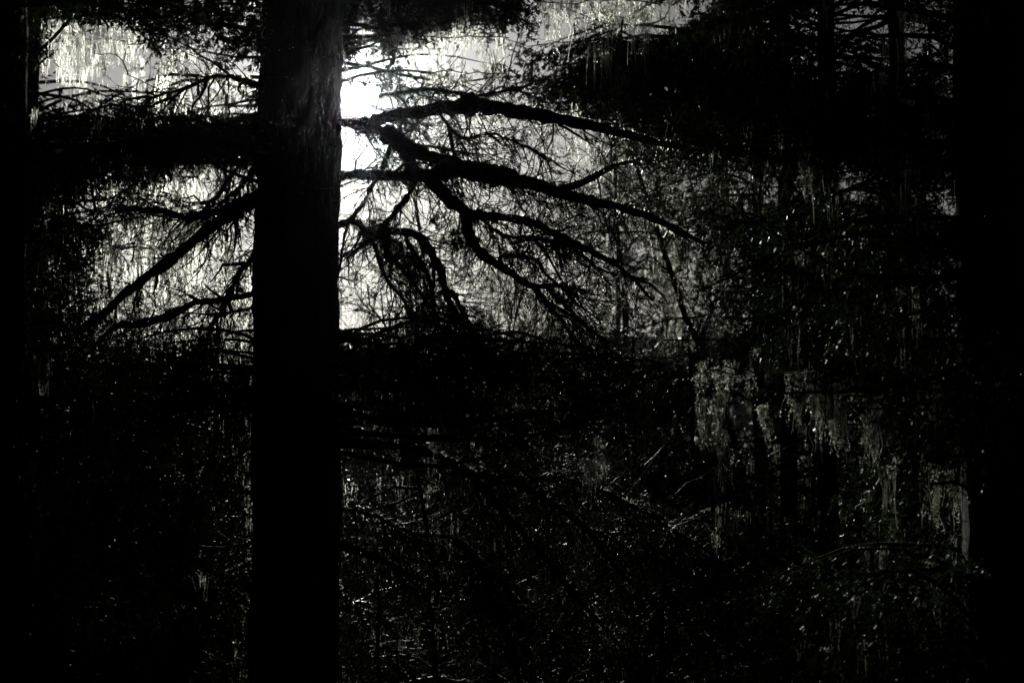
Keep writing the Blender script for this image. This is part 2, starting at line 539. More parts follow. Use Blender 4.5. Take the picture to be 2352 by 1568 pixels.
LIMBS = [
    # path in the layout grid, start / middle / end thickness, depth slope
    ([(755, 281), (830, 284), (905, 274), (1000, 252), (1100, 246), (1200, 258), (1330, 288), (1500, 325), (1700, 372)], (22, 44, 12), .0012),
    ([(800, 280), (850, 292), (905, 318), (960, 347), (1040, 376), (1130, 394), (1230, 418), (1350, 455)], (22, 36, 12), .0012),
    ([(765, 404), (850, 405), (940, 402), (1040, 402), (1130, 408), (1220, 426), (1330, 452), (1480, 492), (1620, 560)], (24, 42, 14), .0012),
    ([(880, 305), (925, 345), (946, 395), (985, 420), (1030, 455), (1065, 490), (1085, 545), (1120, 590), (1165, 625), (1220, 650), (1290, 668), (1345, 668)], (40, 34, 8), .0012),
    ([(1060, 485), (1110, 496), (1180, 506), (1260, 530), (1340, 562), (1420, 612), (1500, 690)], (26, 22, 8), .0012),
    ([(1215, 648), (1255, 700), (1305, 770), (1350, 835)], (13, 11, 5), .0012),
    ([(1250, 657), (1290, 695), (1345, 735), (1400, 790)], (13, 10, 5), .0013),
    ([(1140, 610), (1165, 590), (1230, 600), (1265, 635), (1310, 680)], (11, 10, 5), .0011),
    ([(905, 325), (878, 372), (858, 428), (825, 478), (790, 512)], (17, 13, 8), .0013),
    ([(958, 405), (935, 450), (905, 490), (870, 532)], (20, 18, 14), .0011),
    ([(765, 520), (810, 522), (850, 532), (900, 525), (950, 540), (985, 568), (1010, 620), (1030, 680), (1060, 740), (1100, 790), (1150, 850)], (15, 26, 9), .0010),
    ([(855, 540), (825, 572), (796, 592)], (14, 12, 5), .0012),
    ([(880, 560), (920, 620), (960, 670), (1000, 745)], (15, 12, 7), .0010),
    ([(860, 560), (890, 640), (930, 690), (965, 780)], (13, 10, 6), .0008),
    ([(930, 545), (975, 620), (990, 690), (1020, 765)], (13, 12, 7), .0013),
    ([(1005, 640), (1040, 690), (1075, 735), (1110, 765)], (13, 13, 6), .0010),
    ([(1280, 434), (1340, 410), (1400, 385), (1470, 365)], (24, 18, 7), .0012),
    ([(1010, 258), (1045, 300), (1070, 317), (1140, 313), (1220, 345), (1300, 390)], (9, 7, 4), .0010),
    ([(900, 300), (950, 325), (1010, 345), (1075, 350)], (8, 6, 3), .0014),
    ([(870, 222), (980, 207), (1100, 207), (1210, 198)], (12, 10, 5), .0016),
    ([(1100, 498), (1160, 540), (1250, 545), (1330, 590), (1400, 650)], (11, 8, 4), .0014),
    ([(1170, 560), (1215, 548), (1290, 552), (1360, 566)], (7, 6, 3), .0012),
    ([(770, 770), (880, 800), (1000, 832), (1130, 862), (1300, 880), (1480, 905)], (28, 22, 8), .0006),
    # left of the trunk
    ([(595, 455), (545, 485), (480, 525), (420, 577), (350, 636), (290, 681), (240, 716), (185, 752)], (36, 30, 16), .0010),
    ([(590, 452), (500, 482), (430, 498), (380, 493), (340, 488), (265, 478)], (22, 18, 12), .0012),
    ([(590, 674), (520, 685), (450, 697), (390, 721), (320, 739), (270, 746), (235, 772), (200, 815)], (12, 25, 8), .0010),
    ([(590, 580), (552, 640), (520, 692), (490, 762), (465, 835)], (16, 14, 7), .0012),
    ([(592, 372), (560, 420), (520, 462), (462, 508)], (11, 9, 5), .0006),
    ([(592, 350), (540, 400), (505, 440), (470, 480)], (9, 7, 4), .0014),
    ([(590, 702), (540, 711), (480, 722)], (8, 6, 3), .0010),
    ([(590, 292), (480, 312), (350, 322), (200, 332), (40, 335)], (32, 26, 12), .0004),
    ([(590, 196), (500, 178), (430, 202), (330, 232)], (13, 10, 5), .0014),
    ([(588, 898), (480, 912), (380, 960), (270, 1012)], (24, 18, 8), .0006),
    ([(588, 1018), (540, 1046), (470, 1062)], (14, 10, 5), .0010),
    ([(588, 1130), (530, 1128), (450, 1126)], (9, 8, 4), .0010),
    ([(588, 1286), (480, 1332), (390, 1372)], (15, 12, 5), .0008),
    # low on the right
    ([(765, 1014), (850, 1016), (920, 1026), (990, 1046), (1080, 1086), (1160, 1166), (1240, 1266), (1330, 1370), (1420, 1470), (1510, 1580)], (30, 27, 14), .0007),
    ([(1050, 1074), (1150, 1100), (1240, 1132), (1330, 1202), (1430, 1312), (1550, 1430)], (28, 24, 10), .0007),
    ([(765, 1168), (850, 1180), (940, 1214), (1040, 1242), (1110, 1302), (1200, 1402), (1310, 1492)], (16, 15, 9), .0010),
    ([(1040, 1240), (1095, 1290), (1130, 1380), (1165, 1470), (1200, 1568), (1225, 1650)], (20, 27, 24), .0010),
    ([(770, 1246), (850, 1280), (930, 1310), (1010, 1336), (1110, 1326)], (34, 22, 7), .0003),
    ([(1140, 1098), (1300, 1102), (1450, 1160), (1600, 1252), (1760, 1345)], (24, 18, 8), .0007),
    ([(1330, 1202), (1400, 1240), (1520, 1270), (1640, 1330)], (14, 11, 6), .0008),
]
main_paths = []
main_tw = MB(); main_nd = MB(); main_cr = MB()
for pts, (w0, w1, w2), sl in LIMBS:
    xy = np.array(pts, float)
    low = xy[:, 1].mean() > 980
    if low:
        w0, w1, w2 = w0 * 0.8, w1 * 0.72, w2 * 0.7
    if len(xy) > 3:
        xy[1:-1] += rng.normal(0, 4.5, (len(xy) - 2, 2))
    n = max(14, int(np.linalg.norm(np.diff(xy, axis=0), axis=1).sum() / 14))
    s = smooth_path(xy, n)
    L = n
    wl = np.cumsum(rng.normal(size=(n, 2)), 0) * 0.9
    wl = wl - np.linspace(0, 1, n)[:, None] * wl[-1] - (1 - np.linspace(0, 1, n))[:, None] * wl[0]
    s = s + wl + rng.normal(size=(n, 2)) * 0.8
    d = dep(s[:, 0], sl) + np.sin(np.linspace(0, 3, n) + rng.uniform(0, 6)) * 0.03
    p = at(s[:, 0], s[:, 1], d)
    t = np.linspace(0, 1, n)
    w = np.interp(t, [0, 0.5, 1], [w0, w1, w2]) * KPX * d * 0.40
    w = w * (1 + 0.09 * rng.normal(size=n)) * np.where(rng.random(n) < 0.07, rng.uniform(1.2, 1.5, n), 1.0)
    if 560 < xy[0, 0] < 800:
        w[:3] *= np.array([1.7, 1.35, 1.12])          # collar at the trunk
    mb = MB()
    tubes(mb, p[None], w[None], 12, 0.12)
    mb.build('branch', M['limb'], main, None, False)
    main_paths.append((p, w, w1))
    seg = np.linalg.norm(np.diff(p, axis=0), axis=1).sum()
    fuzz(main_cr, p[None], w[None], int(seg * 700), 0.012, 0.055, 0.0045)
    # side shoots, mostly dead and tangled
    nt_ = int(seg * (36 if w1 > 14 else 44) * (1.35 if low else 1.0))
    b0, tn, idx, tt = along(p[None], nt_, 0.06, 1.0)
    dirs = splay(tn, 0.5, 1.3) + np.array([0, 0, -0.35])
    ln = rng.uniform(0.16, 0.62, nt_) * np.where(rng.random(nt_) < 0.2, 1.6, 1)
    ln = np.where(rng.random(nt_) < 0.08, 0.12, ln)
    g1 = grow(b0, dirs, ln, 7, 0.55, 0.06)
    stub = rng.random(nt_) < 0.07
    r1 = np.linspace(1, 0.35, 7)[None] * (rng.uniform(0.0042, 0.0090, nt_) * np.where(stub, 2.2, 1))[:, None]
    tubes(main_tw, g1, r1, 3)
    b1, tn1, i1, t1 = along(g1, 3, 0.15, 0.95)
    l1 = rng.uniform(0.08, 0.32, len(b1)) * np.maximum(0.4, ln[i1] / 0.5)
    g2 = grow(b1, splay(tn1, 0.5, 1.2) + np.array([0, 0, -0.2]), l1, 4, 0.5, 0.05)
    tubes(main_tw, g2, np.linspace(1, 0.4, 4)[None] * rng.uniform(0.0022, 0.0042, len(b1))[:, None], 3)
    fuzz(main_cr, g1, r1, 14, 0.008, 0.022, 0.0022)
    fuzz(main_cr, g2, np.full((len(g2), 4), 0.003), 7, 0.006, 0.018, 0.002)
    # living shoots with needles, few where the wood is open
    b2, tn2, i2, t2 = along(g2, 2, 0.3, 1.0)
    xx, yy, dd_ = seen(b2)
    kp = rng.random(len(b2)) < (0.35 if low else 0.0) + np.clip(0.92 - openness(xx, yy) * 0.80 + 0.15 * (xx > 1000), 0.12, 1)
    b2, tn2 = b2[kp], tn2[kp]
    sl_ = rng.uniform(0.06, 0.16, len(b2))
    sprays(main_nd, b2, tn2 + 0.5 * rvec(len(b2)) * 0.6, sl_, 15, 0.036, 0.0068)
# crust and short dead twigs on the trunk itself
tp = (mfoot + np.linspace(0.05, 0.62, 40)[:, None] * np.array([0.03, 0, 19.0]))[None]
tr_ = np.interp(np.linspace(0.05, 0.62, 40), [0, 1], [0.352, 0.272])[None]
fuzz(main_cr, tp, tr_, 7000, 0.02, 0.075, 0.008)
b0, tn, idx, tt = along(tp, 90, 0.0, 0.8)
od = splay(tn, 1.3, 1.8)
gtw = grow(b0 + od * 0.3, od, rng.uniform(0.1, 0.45, 90), 6, 0.5, 0.08)
tubes(main_tw, gtw, np.linspace(1, 0.35, 6)[None] * rng.uniform(0.004, 0.009, 90)[:, None], 4)
# knots of dense growth on the limbs
for kx, ky, kr, kn in [(872, 540, 36, 260), (905, 585, 40, 170), (945, 620, 45, 150), (1005, 505, 16, 40), (1050, 550, 22, 70), (1330, 450, 40, 120), (855, 305, 14, 30), (830, 300, 10, 20), (1190, 330, 26, 60), (930, 300, 16, 25)]:
    c = at(kx, ky, float(dep(kx)))
    rr_ = kr * KPX * DT
    pos = c + rvec(kn) * rr_ * np.array([0.5, 0.5, 0.5])
    sprays(main_nd, pos, rvec(kn), rng.uniform(0.04, 0.12, kn), 22, 0.03, 0.0055)
main_tw.build('twigs', M['twig'], main, 'stuff', True)
main_nd.build('needles', M['needle'], main, 'stuff')
main_cr.build('lichen_crust', M['crust'], main, 'stuff')


# ------------------------------------------------------------------ conifers around it
TRI = []


def sun_lane(p):
    """how surely a point would keep the low sun off the row of lichen beards on the right"""
    q = p - CAM
    t = (q @ FWD - 9.5) / (sd @ FWD)
    x, y, d = seen(p - sd * t[:, None])
    v = (y - (915 + (x - 1600) * 0.30)) / 72.0
    return (t > 1.0) * np.exp(-v * v) * np.clip((x - 1540) / 90, 0, 1) * np.clip((2110 - x) / 90, 0, 1)


def dress(t, g, Ln, leafy, dens, ndl, nlen, nwid, far, lich, hang, thick=0.008):
    """boughs g (N,9,3) get bark, drooping branchlets, needles and some lichen; leafy = length of the leafy end"""
    br = MB()
    tubes(br, g, np.linspace(1, 0.2, 9)[None] * (thick + thick * 0.8 * Ln)[:, None], 4, 0.06)
    cnt = np.maximum(5, (np.minimum(Ln, leafy) * 20 * dens).astype(int))
    gg = np.repeat(g, cnt, 0)
    LL = np.repeat(Ln, cnt)
    lo = np.clip(1 - leafy / LL, 0.08, 1)
    t1 = lo + (1 - lo) * rng.random(len(gg))
    f = t1 * 8 - 1e-6
    i0 = f.astype(int)
    ar = np.arange(len(gg))
    b1 = gg[ar, i0] + (gg[ar, i0 + 1] - gg[ar, i0]) * (f - i0)[:, None]
    tn1 = unit(gg[ar, i0 + 1] - gg[ar, i0])
    side = np.cross(tn1, np.array([0, 0, 1.0])) * np.where(rng.random(len(b1)) < 0.5, -1, 1)[:, None]
    hg = (rng.random(len(b1)) < hang)[:, None]
    d1 = np.where(hg, tn1 * 0.25 + 0.35 * side + np.array([0, 0, -1.0]), tn1 * 0.6 + side + np.array([0, 0, -0.15])) + 0.3 * rvec(len(b1))
    l1 = (0.16 + 0.40 * rng.random(len(b1))) * (1.2 - 0.55 * t1)
    g1 = grow(b1, d1, l1, 4, 0.35, 0.12)
    g1 = g1[keep_foliage(g1[:, -1])]
    ribbons(br, g1[:, ::3], 0.004 if not far else 0.006)
    br.build('branches', M['limb'], t, 'stuff')
    nd = MB()
    b2, tn2, i2, t2 = along(g1, 4, 0.02, 1.0)
    kf = keep_foliage(b2) & (rng.random(len(b2)) > 0.97 * sun_lane(b2))
    b2, tn2 = b2[kf], tn2[kf]
    sprays(nd, b2, tn2 + 0.7 * rvec(len(b2)) + np.array([0, 0, -0.15]), rng.uniform(0.07, 0.2, len(b2)), ndl, nlen, nwid)
    nd.build('needles', M['needle_far' if far else 'needle'], t, 'stuff')
    TRI.append((t.name, len(b2) * ndl))
    if lich > 0:
        lb = MB()
        bl, tl, il, tt = along(g, max(1, int(8 * lich * 4)), 0.3, 1.0)
        xx, yy, dd = seen(bl)
        o = openness(xx, yy + 25)
        bl = bl[(rng.random(len(bl)) < 0.12 + 1.2 * o * (1 - o)) & (o < 0.85) & (xx > -50) & (xx < 2400) & (yy > -100) & (yy < 1600)]
        beards(lb, bl, rng.uniform(0.08, 0.42, len(bl)), 9 if not far else 7, 0.03, 0.005 if not far else 0.009, 3, 5)
        lb.build('lichen', M['lichen'], t, 'stuff')


def whorls(foot, top, top_z, z_lo, z_hi, step, per, blen, toward):
    zs = np.arange(z_lo, min(z_hi, top[2] - 0.1), step)
    zs = zs + rng.normal(0, step * 0.25, len(zs))
    B = []; D = []; Ln = []
    for z in zs:
        n = per
        a = rng.uniform(0, 6.28) + np.arange(n) * 6.283 / n + rng.normal(0, 0.25, n)
        if toward is not None:          # more boughs on the side where there is room for them
            a = np.where(rng.random(n) < 0.6, toward + rng.normal(0, 0.6, n), a)
        f = np.clip((z - foot[2]) / top_z, 0, 1)
        L = blen * np.minimum(1.0, (1.0 - f) * 1.6 + 0.08) * rng.uniform(0.55, 1.15, n)
        B.append(np.repeat((foot + (top - foot) * f)[None], n, 0)); Ln.append(L)
        D.append(np.stack([np.cos(a), np.sin(a), rng.uniform(-0.25, 0.3, n)], -1))
    B = np.concatenate(B); D = np.concatenate(D); Ln = np.concatenate(Ln)
    g = grow(B, D, Ln, 9, 0.14, 0.045)
    xx, yy, dd = seen(g.reshape(-1, 3))
    o = openness(xx, yy).reshape(len(g), -1)
    kb = (o[:, 3:].max(1) < rng.uniform(0.3, 0.85, len(g)))     # boughs do not cross the open places
    ins = ((xx > -300) & (xx < 2650) & (yy > -300) & (yy < 1870) & (dd > 2)).reshape(len(g), -1).any(1)
    return g[kb & ins], Ln[kb & ins]


def reach(foot, top, x0, x1, y0, y1, n, d, dj, rise=(-0.12, 0.22), sagm=(0.06, 0.10)):
    """n boughs that grow from the trunk out to the closed parts of the wood"""
    tx = rng.uniform(x0, x1, n * 4); ty = rng.uniform(y0, y1, n * 4)
    k = openness(tx, ty) < 0.15
    tx, ty = tx[k][:n], ty[k][:n]
    n = len(tx)
    tip = at(tx, ty, d + rng.normal(0, dj, n))
    Lh = np.linalg.norm(tip[:, :2] - foot[None, :2], axis=1)
    bz = np.clip(tip[:, 2] + rng.uniform(rise[0], rise[1], n) * Lh, foot[2] + 0.3, top[2] - 0.2)
    f = (bz - foot[2]) / (top[2] - foot[2])
    base = foot + (top - foot) * f[:, None]
    s = np.linspace(0, 1, 9)[None, :, None]
    g = base[:, None] * (1 - s) + tip[:, None] * s
    sag = np.sin(s * math.pi) * rng.normal(sagm[0], sagm[1], n)[:, None, None] * Lh[:, None, None]
    g[:, :, 2] += sag[..., 0]
    w = np.cumsum(rvec(n, 9), 1) * 0.022 * Lh[:, None, None] / 3
    w -= w[:, :1]
    g = g + w
    xx, yy, dd = seen(g.reshape(-1, 3))
    ns = (((xx - 815) / 75) ** 2 + ((yy - 240) / 50) ** 2 < 1).reshape(n, -1).any(1)      # nothing grows across the sun
    ns |= (((xx - 830) / 55) ** 2 + ((yy - 335) / 65) ** 2 < 1).reshape(n, -1).any(1)
    g = g[~ns]
    return g, np.linalg.norm(np.diff(g, axis=1), axis=2).sum(1)


def conifer(name, label, x, d, r0, top_z, seed=0, group=None):
    foot = ground_pt(x, d)
    t = thing(name, label, 'tree', foot, group)
    top = foot + np.array([rng.normal() * 0.08, rng.normal() * 0.08, top_z])
    trunk_mesh(foot, top, r0, r0 * 0.3, 60 if r0 > 0.09 else 24, 18 if r0 > 0.09 else 10, 0.05, 0.03, seed, 0.5).build('trunk', M['bark'], t)
    return t, foot, top


def reach_dress(t, foot, top, boxes, d, dj, leafy, dens, ndl, nlen, nwid, far, lich, hang, rise=(-0.12, 0.22), sagm=(0.06, 0.10)):
    G = []
    for x0, x1, y0, y1, nb in boxes:
        g, _ = reach(foot, top, x0, x1, y0, y1, nb, d, dj, rise, sagm)
        G.append(g)
    g = np.concatenate(G)
    dress(t, g, np.linalg.norm(np.diff(g, axis=1), axis=2).sum(1), leafy, dens, ndl, nlen, nwid, far, lich, hang)


def upper_crown(t, foot, z0, z1, rad, n):
    """the closed crown above the view"""
    f = rng.random(n)
    an = rng.uniform(0, 6.283, n)
    r = rad * (1.1 - 0.8 * f) * np.sqrt(rng.random(n))
    p = foot + np.stack([r * np.cos(an), r * np.sin(an), z0 - foot[2] + f * (z1 - z0)], -1)
    xx, yy, dd = seen(p)
    k = yy < -330
    p, an = p[k], an[k]
    mb = MB()
    sprays(mb, p, np.stack([np.cos(an), np.sin(an), -0.3 + 0 * an], -1), np.full(len(p), 0.5), 5, 0.55, 0.2)
    mb.build('crown', M['needle_far'], t, 'stuff')


# leafy boughs of the big conifer itself
reach_dress(main, mfoot, mfoot + np.array([0.03, 0, 19.0]), [(800, 1100, 790, 940, 14), (900, 1250, 740, 800, 5), (1080, 1420, 800, 960, 18), (1350, 1560, 830, 980, 9), (150, 560, 800, 1000, 20), (180, 560, 270, 370, 18)], 10.9, 0.6, 1.1, 1.15, 13, 0.042, 0.0098, False, 0.15, 0.5, (-0.13, 0.07), (0.03, 0.07))
upper_crown(main, mfoot, 6.0, 15.0, 4.0, 700)
# the two close ones at the edges of the view
t, foot, top = conifer('conifer_tree', 'black trunk filling the right edge, boughs reaching left with lichen beards', 2312, 8.6, 0.33, 15, 2)
g, Ln = reach(foot, top, 1560, 2330, -60, 1560, 100, 8.8, 0.7)
dress(t, g, Ln, 1.3, 1.0, 14, 0.038, 0.0085, False, 0.25, 0.5)
upper_crown(t, foot, 5.5, 14, 4.0, 600)
t, foot, top = conifer('conifer_tree', 'black trunk at the left edge of the view with dense dark boughs', -25, 8.8, 0.29, 15, 3)
g, Ln = reach(foot, top, -40, 330, -60, 1560, 70, 9.0, 0.6)
dress(t, g, Ln, 1.2, 1.0, 14, 0.038, 0.0085, False, 0.1, 0.5)
upper_crown(t, foot, 5.5, 14, 4.0, 600)
# behind
T = [
    (700, 15.5, 0.24, 'conifer half hidden behind the thick trunk, its boughs spreading to both sides', [(880, 1260, -60, 78, 45), (330, 1250, -80, 80, 45), (300, 1250, 60, 360, 50)]),
    (712, 20.5, 0.20, 'farther conifer hidden behind the thick trunk, seen only by its high boughs', [(60, 1300, -80, 60, 60), (100, 1250, 40, 400, 60)]),
    (60, 14.5, 0.11, 'slim conifer behind the black trunk at the left edge', [(60, 480, -60, 900, 90)]),
    (20, 19.0, 0.20, 'far conifer behind the left edge, boughs reaching towards the lit gaps', [(60, 560, -60, 900, 85)]),
    (1745, 18.0, 0.10, 'far dark conifer right of the tangled gap', [(1130, 1620, 95, 275, 70), (1150, 2000, -80, 330, 55), (1350, 2000, 300, 900, 55)]),
    (1890, 12.5, 0.11, 'dense dark conifer in the middle of the right half', [(1500, 2250, -60, 360, 55), (1560, 2200, 350, 860, 50)]),
    (1800, 16.0, 0.12, 'dense dark conifer above the row of pale lichen beards', [(1300, 2300, -60, 360, 50), (1560, 2300, 350, 1300, 70)]),
    (2080, 14.0, 0.12, 'dark conifer behind the lichen beards towards the right edge', [(1650, 2352, -60, 1300, 95)]),
]
for i, (x, d, r, lab, boxes) in enumerate(T):
    t, foot, top = conifer('conifer_tree', lab, x, d, r, 19, i)
    reach_dress(t, foot, top, boxes, d, 0.9, 1.5, 0.58, 10, 0.064, 0.0235, d > 17, 0.15, 0.5)
    upper_crown(t, foot, at(x, -150, d)[2], 17, 3.5, 500)

YOUNG = [
    (120, 11.5, 800, 'young dark conifer low beside the left edge trunk'),
    (300, 13.0, 830, 'young dark conifer under the slanting limb on the left'),
    (470, 15.5, 850, 'young dark conifer low beside the thick trunk on its left'),
    (1640, 11.5, 1120, 'low young conifer under the leftmost lichen beards'),
    (1880, 12.0, 1090, 'low young conifer under the middle lichen beards'),
    (2110, 10.5, 1150, 'low young conifer under the lichen beards beside the right edge trunk'),
    (400, 19.0, 690, 'young conifer added for shade behind the fork of the slanting left limb'),  # this and the next two added to keep sun off the lower left
    (490, 18.5, 740, 'young conifer added for shade behind the steep twigs left of the thick trunk'),
    (240, 17.5, 730, 'young conifer added for shade behind the tip of the slanting left limb'),
    (535, 21.0, 790, 'young conifer far behind, close to the left side of the thick trunk'),
    (1440, 18.0, 775, 'young conifer added for shade behind the right end of the dark low boughs'),  # this and the next added to shade the lower right
    (1600, 17.5, 800, 'young conifer added for shade between the dark low boughs and the lichen row'),
    (1560, 21.0, 820, 'young conifer far behind the leftmost lichen beards'),
    (1760, 23.0, 830, 'young conifer far behind the carrot-shaped lichen beard'),
    (1950, 21.0, 840, 'young conifer far behind the right end of the lichen row'),
    (1370, 24.0, 860, 'young conifer far behind the slanting limbs, towards the lichen'),
    (1180, 21.0, 930, 'young conifer far behind the middle of the slanting limbs'),
    (1000, 22.0, 940, 'young conifer far behind the shrubs right of the thick trunk'),
    (840, 23.0, 930, 'young conifer far behind, close to the right side of the thick trunk'),
    (420, 10.5, 1230, 'low young conifer at the bottom left of the thick trunk'),
    (1480, 11.0, 1330, 'low young conifer at the bottom, among the slanting dark limbs'),
    (900, 10.5, 1330, 'small green conifer at the foot of the thick trunk on its right'),
]
for i, (x, d, ty, lab) in enumerate(YOUNG):
    foot = ground_pt(x, d)
    tz = at(x, ty, d)[2] - foot[2]
    t, foot, top = conifer('young_conifer', lab, x, d, 0.02 + 0.006 * tz, tz, 20 + i, 'young conifers between the big trees')
    g, Ln = whorls(foot, top, tz, foot[2] + 0.2, foot[2] + tz, 0.24 if d < 17 else 0.3, 5, 0.5 + 0.36 * tz if tz > 2 else 0.35 + 0.45 * tz, None)
    if d > 17:
        dress(t, g, Ln, 1.6, 0.22, 8, 0.12, 0.05, True, 0.0, 0.35, 0.005)
    else:
        dress(t, g, Ln, 1.4, 0.5, 9, 0.054, 0.017, False, 0.08, 0.35, 0.005)

# blurred conifers across the valley
FARC = [(1420, 50, 330), (1530, 47, 280), (1660, 52, 330), (1900, 50, 300), (2060, 46, 250), (130, 44, 350)]
for i, (x, d, ty) in enumerate(FARC):
    foot = ground_pt(x, d)
    H = at(x, ty, d)[2] - foot[2]
    names = ['at the right end of the tangled gap', 'behind the dark boughs right of the tangled gap', 'behind the dense conifer in the right half',
             'behind the high lichen tassel on the right', 'tallest towards the right edge', 'behind the left edge boughs']
    t = thing('far_conifer', 'blurred conifer across the valley, ' + names[i], 'tree', foot, 'conifers across the valley')
    mb = MB(); tubes(mb, np.array([[foot, foot + np.array([0, 0, H])]]), np.array([[0.2, 0.03]]), 8); mb.build('trunk', M['limb'], t)
    n = 900
    f = rng.random(n) ** 0.85
    rad = ((1 - f) * H * 0.17 + 0.15) * np.sqrt(rng.random(n)) * (0.75 + 0.25 * np.sin(f * 40))
    an = rng.uniform(0, 6.28, n)
    p = foot + np.stack([rad * np.cos(an), rad * np.sin(an), 0.3 + f * (H - 0.3)], -1)
    nd = MB(); sprays(nd, p, np.stack([np.cos(an), np.sin(an), -0.45 + 0 * an], -1), np.full(n, 0.4), 7, 0.26, 0.075)
    nd.build('needles', M['needle_far'], t, 'stuff')
    lb = MB(); k = rng.random(n) < 0.12
    beards(lb, p[k], rng.uniform(0.3, 0.9, k.sum()), 5, 0.12, 0.05, 0, 4)
    lb.build('lichen', M['lichen'], t, 'stuff')


# ------------------------------------------------------------------ crooked bare trees hung with lichen
def crooked(label, x, d, hgt, lean, r0, nb, lich, tuft, spreadk=1.0, group='crooked lichen-hung trees'):
    foot = ground_pt(x, d)
    t = thing('crooked_tree', label, 'tree', foot, group)
    tr = grow(foot[None], np.array([[lean, 0.1, 1.0]]), np.array([hgt]), 16, 0.15, -0.03)
    w = np.linspace(1, 0.25, 16)[None] * r0
    mb = MB(); tubes(mb, tr, w, 9, 0.06); mb.build('trunk', M['limb'], t)
    tw = MB()
    b, tn, i, tt = along(tr, nb, 0.42, 1.0)
    L = rng.uniform(0.8, 2.2, nb) * spreadk
    g1 = grow(b, splay(tn, 0.6, 1.5) + np.array([0, 0, -0.1]), L, 9, 0.4, 0.02)
    g1 = g1[rng.random(len(g1)) > sun_lane(g1[:, 4])]
    nb = len(g1)
    tubes(tw, g1, np.linspace(1, 0.3, 9)[None] * rng.uniform(0.010, 0.022, nb)[:, None], 5, 0.05)
    b, tn, i, tt = along(g1, 8, 0.15, 1.0)
    g2 = grow(b, splay(tn, 0.5, 1.3) + np.array([0, 0, -0.2]), rng.uniform(0.3, 0.9, len(b)), 7, 0.5, 0.04)
    x2, y2, d2 = seen(g2[:, 3])
    near_sun = np.exp(-(((x2 - 840) / 130) ** 2 + ((y2 - 290) / 150) ** 2))
    k = rng.random(len(g2)) > np.maximum(near_sun * 0.95, 0.97 * sun_lane(g2[:, 3]))
    g2 = g2[k]
    tubes(tw, g2, np.linspace(1, 0.35, 7)[None] * rng.uniform(0.006, 0.012, len(g2))[:, None], 3)
    b, tn, i, tt = along(g2, 4, 0.1, 1.0)
    g3 = grow(b, splay(tn, 0.5, 1.3) + np.array([0, 0, -0.25]), rng.uniform(0.12, 0.5, len(b)), 3, 0.5, 0.06)
    tubes(tw, g3, np.linspace(1, 0.4, 3)[None] * rng.uniform(0.0035, 0.0065, len(g3))[:, None], 3)
    tw.build('twigs', M['twig'], t, 'stuff', True)
    cr = MB()
    fuzz(cr, g2, np.full((len(g2), 7), 0.008), 14, 0.010, 0.035, 0.004)
    fuzz(cr, g3, np.full((len(g3), 3), 0.004), 3, 0.008, 0.028, 0.0035)
    cr.build('lichen_crust', M['crust'], t, 'stuff')
    nd = MB()
    b, tn, i, tt = along(g3, 2, 0.3, 1.0)
    xx, yy, dd = seen(b)
    ns = np.exp(-(((xx - 840) / 130) ** 2 + ((yy - 290) / 150) ** 2))
    kk = rng.random(len(b)) < tuft * (1.15 - openness(xx, yy)) * (1 - ns)
    b, tn = b[kk], tn[kk]
    sprays(nd, b, tn + 0.6 * rvec(len(b)), rng.uniform(0.05, 0.14, len(b)), 10, 0.048, 0.0125)
    nd.build('needles', M['needle'], t, 'stuff')
    lb = MB()
    b, tn, i, tt = along(g2, 2, 0.1, 1.0)
    xx, yy, dd = seen(b)
    ns = np.exp(-(((xx - 840) / 170) ** 2 + ((yy - 290) / 190) ** 2))
    kk = rng.random(len(b)) < lich * (1 - ns) * np.where(yy > 780, 0.12, 1.0)
    b = b[kk]
    beards(lb, b, rng.uniform(0.12, 0.7, len(b)), 8, 0.035, 0.009, 2, 4)
    lb.build('lichen', M['lichen'], t, 'stuff')
    TRI.append(('crooked', x, len(g3) * 18))
    return t


CROOK = [
    ('dead crooked tree with a web of twigs between the left limbs', 430, 12.8, 6.8, -0.03, 0.045, 44, .3, .45),
    ('dead crooked tree with a web of twigs below the big limb', 1010, 13.0, 6.0, 0.08, 0.045, 40, .3, .35),
    ('crooked tree hung with lichen in the bright gap left of the thick trunk', 330, 17.0, 8.5, 0.10, 0.06, 36, .8, .5),
    ('crooked far tree whose lichen glows at the upper left', 190, 20.0, 10.5, 0.02, 0.08, 44, .95, .6),
    ('thin crooked tree close to the left side of the thick trunk', 500, 15.0, 8.5, 0.05, 0.05, 36, .8, .55),
    ('crooked tree spreading bare twigs under the big limb', 1130, 16.0, 7.5, 0.06, 0.06, 30, .7, .4),
    ('crooked lichen-grey tree in the middle of the tangled gap', 1290, 17.5, 8.0, -0.04, 0.08, 24, .9, .35),
    ('crooked tree at the right end of the tangled gap', 1440, 19.0, 9.0, 0.03, 0.08, 24, .9, .5),
    ('crooked tree behind the dark boughs at upper right', 1700, 21.0, 10.5, 0.03, 0.09, 22, .8, .5),
    ('crooked tree behind the lichen beards at far right', 1980, 20.0, 10.5, -0.03, 0.09, 22, .8, .5),
    ('far crooked tree seen between the high limbs right of the sun', 1060, 24.0, 11.5, 0.02, 0.08, 36, .9, .7),
    ('far crooked tree at the top between the dark boughs', 1370, 22.0, 11.5, 0.02, 0.09, 34, .9, .7),
]
for c in CROOK:
    crooked(*c)


